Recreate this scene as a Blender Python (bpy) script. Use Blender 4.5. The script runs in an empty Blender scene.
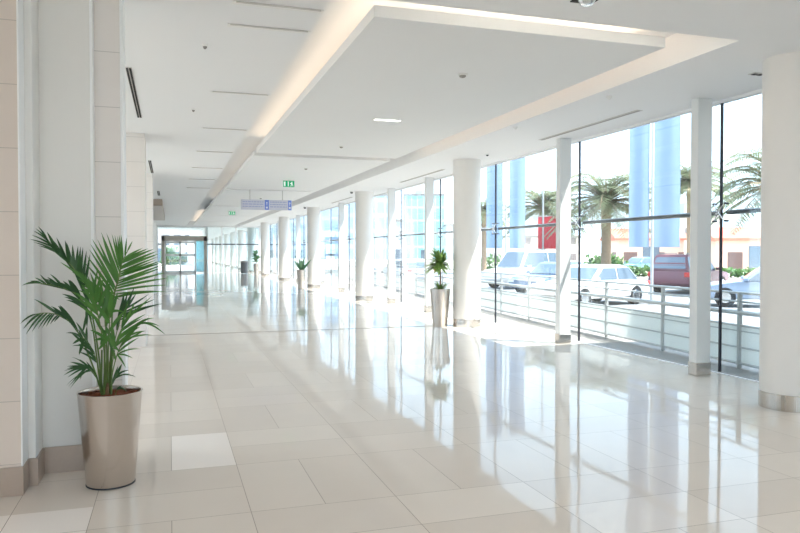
import bpy, bmesh, math, random
from mathutils import Vector, Matrix
random.seed(7)
S = bpy.context.scene
COL = S.collection
R = math.radians

# ------------------------------------------------------------------ camera
CAM_H = 1.7
FPX = 711.0
YAW = R(17.92); PITCH = R(1.168)
cam = bpy.data.cameras.new('camera'); cam.sensor_width = 36; cam.lens = FPX/800*36; cam.clip_end = 2000
co = bpy.data.objects.new('camera', cam); COL.objects.link(co)
co.location = (0, 0, CAM_H); co.rotation_euler = (R(90)-PITCH, 0, -YAW)
S.camera = co
FW = Vector((math.sin(YAW)*math.cos(PITCH), math.cos(YAW)*math.cos(PITCH), -math.sin(PITCH)))
RT = Vector((math.cos(YAW), -math.sin(YAW), 0)); UP = RT.cross(FW)
C0 = Vector((0, 0, CAM_H))
def at(px, py, Y):            # the point of the plane Y = const seen at a measured direction
    d = FW*FPX + RT*(px-400) + UP*(266.5-py)
    return C0 + d*(Y/d.y)
def dep(px, py, z):           # the point at a measured direction and a distance along the optical axis
    return C0 + (FW*FPX + RT*(px-400) + UP*(266.5-py))*(z/FPX)

# ------------------------------------------------------------------ materials
def lin(c): return tuple(((v/255)/12.92 if v/255 <= .04045 else ((v/255+.055)/1.055)**2.4) for v in c)
def nodes(name):
    m = bpy.data.materials.new(name); m.use_nodes = True
    nt = m.node_tree; b = nt.nodes['Principled BSDF']
    return m, nt, b
def N(nt, t, **k):
    n = nt.nodes.new(t)
    for a, v in k.items(): setattr(n, a, v)
    return n
def mat(name, rgb, rough=.5, metal=0, var=.05, scale=6, bump=0, spec=.5, trans=None):
    m, nt, b = nodes(name)
    c = lin(rgb)
    tc = N(nt, 'ShaderNodeTexCoord'); nz = N(nt, 'ShaderNodeTexNoise'); nz.inputs['Scale'].default_value = scale
    nz.inputs['Detail'].default_value = 4
    nt.links.new(tc.outputs['Object'], nz.inputs['Vector'])
    mx = N(nt, 'ShaderNodeMix', data_type='RGBA')
    mx.inputs[6].default_value = (*[v*(1-var) for v in c], 1); mx.inputs[7].default_value = (*[min(1, v*(1+var)) for v in c], 1)
    nt.links.new(nz.outputs['Fac'], mx.inputs[0]); nt.links.new(mx.outputs[2], b.inputs['Base Color'])
    b.inputs['Roughness'].default_value = rough; b.inputs['Metallic'].default_value = metal
    b.inputs['Specular IOR Level'].default_value = spec
    if bump:
        bp = N(nt, 'ShaderNodeBump'); bp.inputs['Strength'].default_value = bump; bp.inputs['Distance'].default_value = .01
        nt.links.new(nz.outputs['Fac'], bp.inputs['Height']); nt.links.new(bp.outputs['Normal'], b.inputs['Normal'])
    if trans:
        b.inputs['Transmission Weight'].default_value = 0
    return m
def emit(name, rgb, strength):
    m, nt, b = nodes(name); nt.nodes.remove(b)
    e = N(nt, 'ShaderNodeEmission'); e.inputs[0].default_value = (*rgb, 1); e.inputs[1].default_value = strength
    nt.links.new(e.outputs[0], nt.nodes['Material Output'].inputs[0]); return m
def glass_mat(name, tint, f0=.045):
    m, nt, b = nodes(name); nt.nodes.remove(b)
    t = N(nt, 'ShaderNodeBsdfTransparent'); t.inputs[0].default_value = (*tint, 1)
    g = N(nt, 'ShaderNodeBsdfGlossy'); g.inputs['Roughness'].default_value = 0.0; g.inputs[0].default_value = (1, 1, 1, 1)
    lw = N(nt, 'ShaderNodeLayerWeight'); lw.inputs[0].default_value = .5
    p = N(nt, 'ShaderNodeMath', operation='POWER'); p.inputs[1].default_value = 5
    s = N(nt, 'ShaderNodeMath', operation='MULTIPLY_ADD'); s.inputs[1].default_value = 1-f0; s.inputs[2].default_value = f0
    mx = N(nt, 'ShaderNodeMixShader')
    nt.links.new(lw.outputs['Facing'], p.inputs[0]); nt.links.new(p.outputs[0], s.inputs[0]); nt.links.new(s.outputs[0], mx.inputs[0])
    nt.links.new(t.outputs[0], mx.inputs[1]); nt.links.new(g.outputs[0], mx.inputs[2])
    nt.links.new(mx.outputs[0], nt.nodes['Material Output'].inputs[0]); return m

TW, TL, TY0 = .495, 1.083, 4.692     # floor tile width, length, first row
def floor_mat():
    m, nt, b = nodes('polished_tile')
    def M(op, a, c=None, d=None):
        n = N(nt, 'ShaderNodeMath', operation=op)
        for i, v in enumerate((a, c, d)):
            if v is None: continue
            if isinstance(v, (int, float)): n.inputs[i].default_value = v
            else: nt.links.new(v, n.inputs[i])
        return n.outputs[0]
    tc = N(nt, 'ShaderNodeTexCoord'); sx = N(nt, 'ShaderNodeSeparateXYZ'); nt.links.new(tc.outputs['Object'], sx.inputs[0])
    X, Y = sx.outputs[0], sx.outputs[1]
    stripB = M('MULTIPLY', M('LESS_THAN', X, TW), M('GREATER_THAN', X, -TW))
    y = M('ADD', M('DIVIDE', M('SUBTRACT', Y, TY0), TL), stripB)
    row = M('FLOOR', y)
    laid = M('FLOORED_MODULO', row, 2.0)                      # 0 upright, 1 laid
    u_up = M('DIVIDE', X, TW); u_la = M('DIVIDE', M('SUBTRACT', X, TW), TW*2)
    u = M('ADD', M('MULTIPLY', u_up, M('SUBTRACT', 1.0, laid)), M('MULTIPLY', u_la, laid))
    v = M('MULTIPLY', y, M('ADD', laid, 1.0))
    fu, fv = M('FRACT', u), M('FRACT', v)
    wU = M('MULTIPLY', M('ADD', laid, 1.0), TW); wV = M('DIVIDE', TL, M('ADD', laid, 1.0))
    du = M('MULTIPLY', M('MINIMUM', fu, M('SUBTRACT', 1.0, fu)), wU)
    dv = M('MULTIPLY', M('MINIMUM', fv, M('SUBTRACT', 1.0, fv)), wV)
    grout = M('LESS_THAN', M('MINIMUM', du, dv), .0022)
    cid = N(nt, 'ShaderNodeCombineXYZ'); nt.links.new(M('FLOOR', u), cid.inputs[0]); nt.links.new(M('FLOOR', v), cid.inputs[1]); nt.links.new(laid, cid.inputs[2])
    wn = N(nt, 'ShaderNodeTexWhiteNoise', noise_dimensions='3D'); nt.links.new(cid.outputs[0], wn.inputs['Vector'])
    def box(x0, x1, y0, y1):
        return M('MULTIPLY', M('MULTIPLY', M('GREATER_THAN', X, x0), M('LESS_THAN', X, x1)), M('MULTIPLY', M('GREATER_THAN', Y, y0), M('LESS_THAN', Y, y1)))
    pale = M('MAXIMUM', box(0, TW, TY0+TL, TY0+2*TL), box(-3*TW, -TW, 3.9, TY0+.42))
    nz = N(nt, 'ShaderNodeTexNoise'); nz.inputs['Scale'].default_value = 3; nz.inputs['Detail'].default_value = 5
    nt.links.new(tc.outputs['Object'], nz.inputs['Vector'])
    val = M('ADD', M('MULTIPLY', wn.outputs['Value'], .6), M('MULTIPLY', nz.outputs['Fac'], .4))
    def mix(f, a, c):
        n = N(nt, 'ShaderNodeMix', data_type='RGBA')
        for i, q in ((0, f), (6, a), (7, c)):
            if isinstance(q, tuple): n.inputs[i].default_value = (*q, 1)
            else: nt.links.new(q, n.inputs[i])
        return n.outputs[2]
    c1 = mix(val, lin((216, 206, 196)), lin((228, 219, 209)))
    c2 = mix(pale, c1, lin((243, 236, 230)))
    c3 = mix(grout, c2, lin((150, 138, 126)))
    nt.links.new(c3, b.inputs['Base Color'])
    rg = M('ADD', M('MULTIPLY', grout, .4), .05); nt.links.new(rg, b.inputs['Roughness'])
    b.inputs['IOR'].default_value = 1.55; b.inputs['Specular IOR Level'].default_value = .1
    # each tile lies a hair out of level, which breaks the mirror image from tile to tile
    sb = N(nt, 'ShaderNodeVectorMath', operation='SUBTRACT'); nt.links.new(wn.outputs['Color'], sb.inputs[0]); sb.inputs[1].default_value = (.5, .5, .5)
    sc = N(nt, 'ShaderNodeVectorMath', operation='MULTIPLY'); nt.links.new(sb.outputs[0], sc.inputs[0]); sc.inputs[1].default_value = (.006, .006, 0)
    nz2 = N(nt, 'ShaderNodeTexNoise'); nz2.inputs['Scale'].default_value = 4; nt.links.new(tc.outputs['Object'], nz2.inputs['Vector'])
    sb2 = N(nt, 'ShaderNodeVectorMath', operation='SUBTRACT'); nt.links.new(nz2.outputs['Color'], sb2.inputs[0]); sb2.inputs[1].default_value = (.5, .5, .5)
    sc2 = N(nt, 'ShaderNodeVectorMath', operation='MULTIPLY'); nt.links.new(sb2.outputs[0], sc2.inputs[0]); sc2.inputs[1].default_value = (.006, .006, 0)
    ad = N(nt, 'ShaderNodeVectorMath', operation='ADD'); nt.links.new(sc.outputs[0], ad.inputs[0]); nt.links.new(sc2.outputs[0], ad.inputs[1])
    ge = N(nt, 'ShaderNodeNewGeometry')
    a2 = N(nt, 'ShaderNodeVectorMath', operation='ADD'); nt.links.new(ad.outputs[0], a2.inputs[0]); nt.links.new(ge.outputs['Normal'], a2.inputs[1])
    nn = N(nt, 'ShaderNodeVectorMath', operation='NORMALIZE'); nt.links.new(a2.outputs[0], nn.inputs[0])
    nt.links.new(nn.outputs[0], b.inputs['Normal'])
    return m
def joint_mat(name, rgb, step, off, rough=.6):                   # wall cladding with level joints
    m, nt, b = nodes(name)
    tc = N(nt, 'ShaderNodeTexCoord'); sx = N(nt, 'ShaderNodeSeparateXYZ'); nt.links.new(tc.outputs['Object'], sx.inputs[0])
    def M(op, a, c):
        n = N(nt, 'ShaderNodeMath', operation=op)
        for i, v in enumerate((a, c)):
            if isinstance(v, (int, float)): n.inputs[i].default_value = v
            else: nt.links.new(v, n.inputs[i])
        return n.outputs[0]
    f = M('FRACT', M('DIVIDE', M('SUBTRACT', sx.outputs[2], off), step), 0)
    g = M('LESS_THAN', f, .006/step)
    nz = N(nt, 'ShaderNodeTexNoise'); nz.inputs['Scale'].default_value = 2.5; nt.links.new(tc.outputs['Object'], nz.inputs['Vector'])
    a = N(nt, 'ShaderNodeMix', data_type='RGBA'); c = lin(rgb)
    a.inputs[6].default_value = (*[v*.97 for v in c], 1); a.inputs[7].default_value = (*[v*1.03 for v in c], 1)
    nt.links.new(nz.outputs['Fac'], a.inputs[0])
    k = N(nt, 'ShaderNodeMix', data_type='RGBA'); nt.links.new(g, k.inputs[0]); nt.links.new(a.outputs[2], k.inputs[6])
    k.inputs[7].default_value = (*[v*.72 for v in c], 1); nt.links.new(k.outputs[2], b.inputs['Base Color'])
    b.inputs['Roughness'].default_value = rough
    return m
def window_wall_mat(name, wall, pane, sx_, sz_, fx=.6, fz=.62, rough=.5):   # facade with a grid of windows
    m, nt, b = nodes(name)
    tc = N(nt, 'ShaderNodeTexCoord'); s = N(nt, 'ShaderNodeSeparateXYZ'); nt.links.new(tc.outputs['Object'], s.inputs[0])
    def M(op, a, c):
        n = N(nt, 'ShaderNodeMath', operation=op)
        for i, v in enumerate((a, c)):
            if isinstance(v, (int, float)): n.inputs[i].default_value = v
            else: nt.links.new(v, n.inputs[i])
        return n.outputs[0]
    h = M('ADD', s.outputs[0], s.outputs[1])
    g = M('MULTIPLY', M('LESS_THAN', M('FRACT', M('DIVIDE', h, sx_), 0), fx), M('LESS_THAN', M('FRACT', M('DIVIDE', s.outputs[2], sz_), 0), fz))
    k = N(nt, 'ShaderNodeMix', data_type='RGBA'); nt.links.new(g, k.inputs[0])
    k.inputs[6].default_value = (*lin(wall), 1); k.inputs[7].default_value = (*lin(pane), 1)
    nt.links.new(k.outputs[2], b.inputs['Base Color']); b.inputs['Roughness'].default_value = rough
    return m
def steel_mat(name, rgb, rough, streak=60, aniso=0):
    m, nt, b = nodes(name)
    tc = N(nt, 'ShaderNodeTexCoord'); mp = N(nt, 'ShaderNodeMapping'); mp.inputs['Scale'].default_value = (streak, streak, .5)
    nz = N(nt, 'ShaderNodeTexNoise'); nz.inputs['Scale'].default_value = 3
    nt.links.new(tc.outputs['Object'], mp.inputs[0]); nt.links.new(mp.outputs[0], nz.inputs['Vector'])
    r = N(nt, 'ShaderNodeMapRange'); r.inputs[3].default_value = rough*.8; r.inputs[4].default_value = rough*1.25
    nt.links.new(nz.outputs['Fac'], r.inputs[0]); nt.links.new(r.outputs[0], b.inputs['Roughness'])
    b.inputs['Base Color'].default_value = (*lin(rgb), 1); b.inputs['Metallic'].default_value = 1
    if aniso:
        tg = N(nt, 'ShaderNodeTangent', direction_type='RADIAL', axis='Z'); nt.links.new(tg.outputs[0], b.inputs['Tangent'])
        b.inputs['Anisotropic'].default_value = aniso
    return m
def leaf_mat(name, rgb, rgb2, trans=.25, rough=.4):
    m, nt, b = nodes(name)
    tc = N(nt, 'ShaderNodeTexCoord'); nz = N(nt, 'ShaderNodeTexNoise'); nz.inputs['Scale'].default_value = 9
    nt.links.new(tc.outputs['Object'], nz.inputs['Vector'])
    mx = N(nt, 'ShaderNodeMix', data_type='RGBA'); mx.inputs[6].default_value = (*lin(rgb), 1); mx.inputs[7].default_value = (*lin(rgb2), 1)
    nt.links.new(nz.outputs['Fac'], mx.inputs[0]); nt.links.new(mx.outputs[2], b.inputs['Base Color'])
    b.inputs['Roughness'].default_value = rough
    t = N(nt, 'ShaderNodeBsdfTranslucent'); nt.links.new(mx.outputs[2], t.inputs[0])
    ms = N(nt, 'ShaderNodeMixShader'); ms.inputs[0].default_value = trans
    nt.links.new(b.outputs[0], ms.inputs[1]); nt.links.new(t.outputs[0], ms.inputs[2])
    nt.links.new(ms.outputs[0], nt.nodes['Material Output'].inputs[0])
    return m

K = {}
K['floor'] = floor_mat()
K['ceil'] = mat('ceiling_plaster', (238, 239, 240), .8, var=.01, scale=1)
K['raft'] = mat('raft_plaster', (237, 238, 238), .8, var=.01, scale=1)
K['wall'] = mat('white_plaster', (228, 227, 224), .7, var=.015, scale=2)
K['pier'] = joint_mat('warm_tile_cladding', (216, 204, 194), .44, .216)
K['pier2'] = joint_mat('white_tile_cladding', (228, 223, 219), .44, .22)
K['alum'] = mat('pale_aluminium', (240, 241, 242), .4, .0, var=.02)
K['skirt'] = mat('brushed_taupe_skirting', (176, 160, 147), .35, .35, var=.04, scale=30)
K['column'] = mat('white_column_paint', (232, 229, 225), .55, var=.01, scale=2)
K['sqcol'] = mat('white_painted_steel', (228, 230, 230), .4, var=.01, scale=2)
K['steel'] = steel_mat('brushed_steel', (205, 198, 190), .25, 60, .8)
K['potsteel'] = steel_mat('planter_brushed_steel', (216, 209, 202), .2, 60, .8)
K['dark'] = mat('dark_gasket', (45, 48, 58), .5, var=.05)
K['transom'] = mat('dark_grey_tube', (92, 97, 100), .35, .3, var=.03)
K['black'] = mat('black_slot', (22, 22, 22), .7, var=.1)
K['chrome'] = steel_mat('polished_steel', (215, 217, 218), .15)
K['glass'] = glass_mat('clear_glass', (.965, .985, .98))
K['farglass'] = glass_mat('partition_glass', (.90, .95, .955), .06)
K['led'] = emit('warm_led', (1, .80, .60), 2.9)
K['led2'] = emit('warm_led_soft', (1, .72, .50), 4.2)
K['lamp'] = emit('downlight_lens', (1, .97, .9), 2.5)
K['grey'] = mat('grey_plastic', (150, 146, 140), .5)
K['white'] = mat('white_plastic', (235, 235, 233), .45, var=.01)
K['trim'] = mat('ceiling_trim', (205, 202, 198), .5, var=.01)
K['soil'] = mat('bark_chips', (120, 66, 40), .9, var=.6, scale=60, bump=1)
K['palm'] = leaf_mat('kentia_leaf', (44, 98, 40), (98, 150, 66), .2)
K['palmdark'] = leaf_mat('kentia_old_leaf', (28, 66, 36), (62, 104, 54), .18)  # darker green used on part of the fronds
K['stem'] = mat('green_stem', (96, 122, 62), .5, var=.2, scale=14)
K['trunk'] = mat('brown_stem', (126, 102, 76), .8, var=.3, scale=20)
K['drac'] = leaf_mat('dracaena_leaf', (104, 150, 74), (176, 200, 122), .45)
K['aloe'] = leaf_mat('aloe_leaf', (70, 120, 84), (120, 160, 116), .2)
K['tleaf'] = leaf_mat('date_palm_leaf', (112, 124, 96), (150, 158, 124), .4)
K['ttrunk'] = mat('palm_trunk', (150, 128, 106), .9, var=.25, scale=8, bump=.6)
K['hedge'] = leaf_mat('hedge_leaf', (70, 108, 58), (112, 146, 82), .3)
K['terrace'] = mat('terrace_stone', (134, 128, 122), .7, var=.04, scale=2)
K['kerb'] = mat('grey_stone', (130, 126, 121), .7, var=.05, scale=5)
K['pave'] = mat('pavement', (190, 184, 176), .8, var=.05, scale=3)
K['road'] = mat('road_asphalt', (128, 130, 132), .85, var=.06, scale=5)
K['sand'] = mat('pale_ground', (196, 188, 176), .9, var=.05, scale=.5)
K['rail'] = mat('railing_paint', (186, 190, 192), .4, .2, var=.02)
K['tyre'] = mat('tyre_rubber', (30, 30, 32), .8)
K['cglass'] = mat('car_glass', (84, 100, 116), .08, spec=.8, var=.05)  # lightened so the colour carries the outdoor haze
K['red'] = mat('red_lens', (190, 40, 40), .2)
K['lens'] = mat('clear_lens', (225, 228, 232), .1)
K['blueflag'] = mat('blue_banner_cloth', (124, 148, 176), .7, var=.06, scale=2)
K['redflag'] = mat('red_banner_cloth', (206, 52, 66), .7, var=.08, scale=2)
K['pole'] = mat('white_pole', (176, 178, 178), .4)
K['pink'] = window_wall_mat('pink_render_facade', (222, 186, 168), (110, 84, 78), 3.0, 3.6, .5, .5)
K['terra'] = mat('terracotta_roof', (206, 112, 92), .8, var=.12, scale=3)
K['cream'] = window_wall_mat('cream_facade', (226, 212, 196), (120, 110, 108), 3.2, 3.4, .4, .45)
K['teal'] = window_wall_mat('teal_glass_facade', (186, 212, 220), (136, 200, 210), 1.6, 3.5, .86, .84, .15)
K['bluet'] = window_wall_mat('blue_glass_facade', (186, 204, 220), (150, 184, 212), 2.2, 3.6, .82, .72, .15)
K['greyb'] = window_wall_mat('grey_facade', (206, 210, 212), (164, 176, 188), 2.6, 3.4, .7, .5, .3)
K['signface'] = mat('sign_lavender', (214, 216, 230), .45, var=.02)
K['signblue'] = mat('sign_blue', (116, 144, 226), .45, var=.02)
K['signtext'] = mat('sign_text', (176, 182, 216), .5, var=.02)
K['signwhite'] = mat('sign_white', (240, 241, 244), .5, var=.01)
K['exitgreen'] = emit('exit_green', (0.02, .36, .15), .5)
K['exitwhite'] = emit('exit_white', (.95, 1, .97), .45)
K['hdr'] = mat('door_frame_metal', (176, 168, 158), .4, .2, var=.03)
K['bin'] = mat('dark_bin', (96, 98, 100), .5)

# ------------------------------------------------------------------ mesh builder
class MB:
    def __init__(s): s.b = bmesh.new(); s.mi = 0
    def face(s, vs):
        try:
            f = s.b.faces.new(vs); f.material_index = s.mi; return f
        except ValueError: return None
    def box(s, x0, x1, y0, y1, z0, z1, bev=0, rot=None, seg=1):
        g = bmesh.ops.create_cube(s.b, size=1)
        vs = g['verts']
        for v in vs: v.co = Vector(((x0+x1)/2+v.co.x*(x1-x0), (y0+y1)/2+v.co.y*(y1-y0), (z0+z1)/2+v.co.z*(z1-z0)))
        fs = {f for v in vs for f in v.link_faces}
        for f in fs: f.material_index = s.mi
        if bev:
            es = list({e for v in vs for e in v.link_edges})
            r = bmesh.ops.bevel(s.b, geom=es, offset=bev, segments=seg, affect='EDGES', profile=.5)
            for f in r['faces']: f.material_index = s.mi
        return s
    def lathe(s, prof, c=(0, 0, 0), n=24, cap0=True, cap1=True):
        rings = []
        for r, z in prof:
            rings.append([s.b.verts.new((c[0]+r*math.cos(2*math.pi*i/n), c[1]+r*math.sin(2*math.pi*i/n), c[2]+z)) for i in range(n)])
        for a, q in zip(rings, rings[1:]):
            for i in range(n): s.face([a[i], a[(i+1) % n], q[(i+1) % n], q[i]])
        if cap0: s.face(rings[0][::-1])
        if cap1: s.face(rings[-1])
        return s
    def tube(s, pts, r, n=8, r1=None):
        pts = [Vector(p) for p in pts]; rings = []
        L = len(pts)
        for k, p in enumerate(pts):
            t = (pts[min(k+1, L-1)]-pts[max(k-1, 0)]).normalized()
            a = t.cross(Vector((0, 0, 1)))
            if a.length < .01: a = t.cross(Vector((1, 0, 0)))
            a.normalize(); b = t.cross(a)
            rr = r if r1 is None else r+(r1-r)*k/max(1, L-1)
            rings.append([s.b.verts.new(p+a*rr*math.cos(2*math.pi*i/n)+b*rr*math.sin(2*math.pi*i/n)) for i in range(n)])
        for a, q in zip(rings, rings[1:]):
            for i in range(n): s.face([a[i], a[(i+1) % n], q[(i+1) % n], q[i]])
        s.face(rings[0][::-1]); s.face(rings[-1]); return s
    def prism(s, poly, x0, x1, axis=0):       # poly in the two other axes, extruded along axis
        def P(a, t):
            return (t, a[0], a[1]) if axis == 0 else ((a[0], t, a[1]) if axis == 1 else (a[0], a[1], t))
        A = [s.b.verts.new(P(a, x0)) for a in poly]; B = [s.b.verts.new(P(a, x1)) for a in poly]
        n = len(poly)
        s.face(A[::-1]); s.face(B)
        for i in range(n): s.face([A[i], A[(i+1) % n], B[(i+1) % n], B[i]])
        return s
    def blade(s, A, T, w, bow=0.0, nrm=Vector((0, -1, .3)), seg=6, fold=.25, side=Vector((0, 0, 1))):
        # a folded leaf blade from A to T: widest in the lower middle, pointed, bowed along `side`
        A = Vector(A); T = Vector(T); d = (T-A); L = d.length
        if L < 1e-5: return s
        d.normalize(); M = (A+T)/2+side*bow
        rows = []
        for k in range(seg+1):
            t = k/seg
            p = A*(1-t)**2+M*2*t*(1-t)+T*t*t
            tan = ((M-A)*(1-t)+(T-M)*t)
            if tan.length < 1e-6: tan = d
            tan.normalize()
            wd = tan.cross(nrm)
            if wd.length < 1e-4: wd = tan.cross(Vector((1, .2, 0)))
            wd.normalize(); nn = wd.cross(tan).normalized()
            ww = w*.5*max(.03, (math.sin(math.pi*min(1, (t*.93+.07))**.75)**.8))
            rows.append((s.b.verts.new(p-wd*ww+nn*ww*fold), s.b.verts.new(p), s.b.verts.new(p+wd*ww+nn*ww*fold)))
        for a, q in zip(rows, rows[1:]):
            s.face([a[0], a[1], q[1], q[0]]); s.face([a[1], a[2], q[2], q[1]])
        return s
    def build(s, name, m, parent=None, smooth=False, origin=None, kind=None):
        bmesh.ops.recalc_face_normals(s.b, faces=s.b.faces[:]) if smooth != 'leaf' else None
        me = bpy.data.meshes.new(name)
        if origin is not None:
            bmesh.ops.translate(s.b, verts=s.b.verts[:], vec=-Vector(origin))
        s.b.to_mesh(me); s.b.free()
        for q in (m if isinstance(m, (list, tuple)) else [m]): me.materials.append(q)
        if smooth:
            for p in me.polygons: p.use_smooth = True
            if smooth == True:
                try: me.set_sharp_from_angle(angle=R(40))
                except Exception: pass
        o = bpy.data.objects.new(name, me); COL.objects.link(o)
        if origin is not None: o.location = origin
        if parent is not None: o.parent = parent
        if kind: o['kind'] = kind
        return o
def struct(name, mb, m, **k): return mb.build(name, m, kind='structure', **k)
def empty(name, loc, label=None, cat=None, group=None, rz=0, kind=None):
    o = bpy.data.objects.new(name, None); o.empty_display_size = .1; COL.objects.link(o); o.location = loc; o.rotation_euler.z = rz
    return tag(o, label, cat, group, kind)
def tag(o, label=None, cat=None, group=None, kind=None):
    if label: o['label'] = label
    if cat: o['category'] = cat
    if group: o['group'] = group
    if kind: o['kind'] = kind
    return o
def children(o): return [c for c in bpy.data.objects if c.parent == o]
def copy_tree(o, parent=None):
    c = o.copy(); COL.objects.link(c); c.parent = parent
    for ch in children(o): copy_tree(ch, c)
    return c

# ------------------------------------------------------------------ the room
HC = 3.8                       # ceiling height
GX = 7.3                       # glass line
YB, YE = -9.95, 60.0           # back wall, end partition
fl = MB(); fl.box(-4, GX+.02, YB, 62, -.2, 0); fl.box(2.95, GX+.02, 62, 122, -.2, 0); struct('floor', fl, K['floor'])
OX0, OX1, OY0 = 1.30, 5.39, 5.72       # the opening in the ceiling around the hung panels
c = MB()
c.box(.05, OX0, YB, 62, HC, HC+.5)               # tray strip on the left
c.box(-4, .05, YB, 62, HC+.012, HC+.5)            # raised strip over the piers
c.box(OX1, GX+.06, YB, 122, HC, HC+.5)             # window side
c.box(OX0, OX1, YB, OY0, HC, HC+.5)              # front
c.box(OX0, OX1, 59.0, 62, HC, HC+.5); c.box(2.95, OX1, 62, 122, HC, HC+.5)
c.box(OX0-.02, OX1+.02, OY0-.02, 59.02, HC+.34, HC+.5)   # cavity top
struct('ceiling', c, K['ceil'])
rafts = [(6.15, 15.30), (15.74, 24.30), (24.62, 33.2), (33.5, 42.2), (42.5, 50.7), (51.0, 58.6)]
for i, (a, b) in enumerate(rafts):
    r = MB(); r.box(1.75, 4.85, a, b, HC, HC+.105); r.box(2.6, 4.05, a+1.0, b-1.0, HC+.105, HC+.14)
    for x in (2.7, 3.9):
        for y in (a+1.5, (a+b)/2, b-1.5): r.tube([(x, y, HC+.13), (x, y, HC+.345)], .006, 6)
    struct('ceiling_panel', r, K['raft'])
# light strips laid on top of the hung panels
def strip(x0, x1, y0, y1, m, label):
    s = MB(); s.box(x0, x1, y0, y1, HC+.105, HC+.125); o = s.build('light_strip', m); tag(o, label, 'light strip', 'light strips in the ceiling cove')
strip(1.80, 1.835, 6.25, 15.2, K['led'], 'warm light strip along the left edge of the nearest hung ceiling panel')
K['led4'] = emit('bright_led', (1, .88, .72), 11)
strip(2.1, 4.72, 6.30, 6.34, K['led4'], 'warm light strip along the front edge of the nearest hung ceiling panel')
strip(4.67, 4.71, 6.25, 15.2, K['led2'], 'peach light strip along the window edge of the nearest hung ceiling panel')
strip(1.80, 1.835, 42.7, 58.4, K['led'], 'warm light strip in the ceiling cove far down the corridor')

K['led3'] = emit('dim_led', (1, .86, .70), 1.2)  # for dim strips added to lift the unlit stretches of the cove
strip(1.80, 1.835, 15.9, 32.9, K['led3'], 'dim light strip along the left edge of the middle hung ceiling panels')
strip(4.67, 4.71, 15.9, 58.0, K['led3'], 'dim light strip along the window edge of the farther hung ceiling panels')
# left side: stepped return wall, piers, side walls
w = MB()
w.box(-4, -1.0, 5.52, 6.4, .0, HC+.2); struct('wall_left', w, K['pier'])
w = MB(); w.box(-1.0, -.99, 5.522, 5.72, .2, HC); struct('trim_5', w, K['alum'])  # pale side trim; its colour also stands in for light from the windows
w = MB(); w.box(-1.02, -.94, 5.72, 6.4, 0, HC+.2, .004); w.box(-.95, -.585, 6.01, 6.4, 0, HC+.2); struct('wall_left_panel', w, K['wall'])
w = MB(); w.box(-.592, -.566, 6.02, 6.4, 0, HC+.2, .003); w.box(-.375, -.35, 6.155, 6.5, 0, HC+.2, .003); struct('trim_1', w, K['alum'])
w = MB(); w.box(-.572, -.37, 6.17, 6.48, 0, HC+.2); struct('wall_left_pier', w, K['pier2'])
for Y, xr in ((13.5, -.42), (20.3, -.44)):
    w = MB(); w.box(-1.6, xr, Y, Y+.9, 0, HC+.2); struct('wall_left_pier', w, K['pier2'])
w = MB(); w.box(-1.6, -1.0, 21.2, 62, 0, HC+.2); w.box(-4, -1.55, 21.2, 21.6, 0, HC+.2); struct('wall_left_far', w, K['wall'])
w = MB(); w.box(-4.2, -4, YB, 6.6, 0, HC+.5); 
for a, b in ((9, 11), (13.4, 15.2), (17.6, 18.2), (20.2, 22)): w.box(-4.2, -4, a, b, 0, HC+.5)
w.box(-4.2, -4, 6.6, 20.2, HC-.1, HC+.5); struct('wall_left_side', w, K['wall'])
w = MB(); w.box(-4.2, GX+.3, YB-.2, YB, HC-.3, HC+.5); struct('wall_back', w, K['wall'])
e = empty('window_rear', (0, YB-.1, 0), kind='structure')        # unseen glazing added behind the camera to let in more daylight
for k in range(5):
    m = MB(); m.box(-4.1+k*2.28+.03, -4.1+(k+1)*2.28-.03, -.006, .006, .05, HC-.3); m.build('glass_pane', K['glass'], e)
m = MB()
for k in range(6): m.box(-4.1+k*2.28-.03, -4.1+k*2.28+.03, -.06, .06, 0, HC-.3)
m.build('mullion', K['alum'], e)
e = empty('window_side', (-4.1, 0, 0), kind='structure')       # unseen glazing added behind the piers to brighten the left side
for a, b in ((6.6, 9), (11, 13.4), (15.2, 17.6), (18.2, 20.2)):
    m = MB(); m.box(-.006, .006, a+.03, b-.03, .05, HC-.1); m.build('glass_pane', K['glass'], e)
w = MB(); w.box(-1.0, -.28, 30, 44, 3.55, HC+.02); struct('ceiling_bulkhead', w, K['skirt'])
# skirting that follows the steps
b_ = MB()
b_.box(-4, -.985, 5.505, 5.519, 0, .2); b_.box(-.999, -.985, 5.519, 5.704, 0, .2)
b_.box(-.985, -.925, 5.704, 5.719, 0, .2); b_.box(-.939, -.925, 5.719, 5.994, 0, .2)
b_.box(-.925, -.36, 5.994, 6.009, 0, .2)
struct('baseboard_left', b_, K['skirt'])
b_ = MB(); b_.box(-1.0, -.985, 21.2, YE, 0, .15); struct('baseboard_left_far', b_, K['skirt'])

# expansion joint across the floor
j = MB(); j.box(-1.2, GX, 15.28, 15.32, 0, .003); struct('trim_2', j, K['kerb'])
j = MB(); j.box(GX-.02, GX+.02, YB, 122, 0, .012); struct('trim_3', j, K['alum'])
j = MB(); j.box(GX-.05, GX+.05, YB, 122, HC-.04, HC); struct('trim_4', j, K['ceil'])

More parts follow.
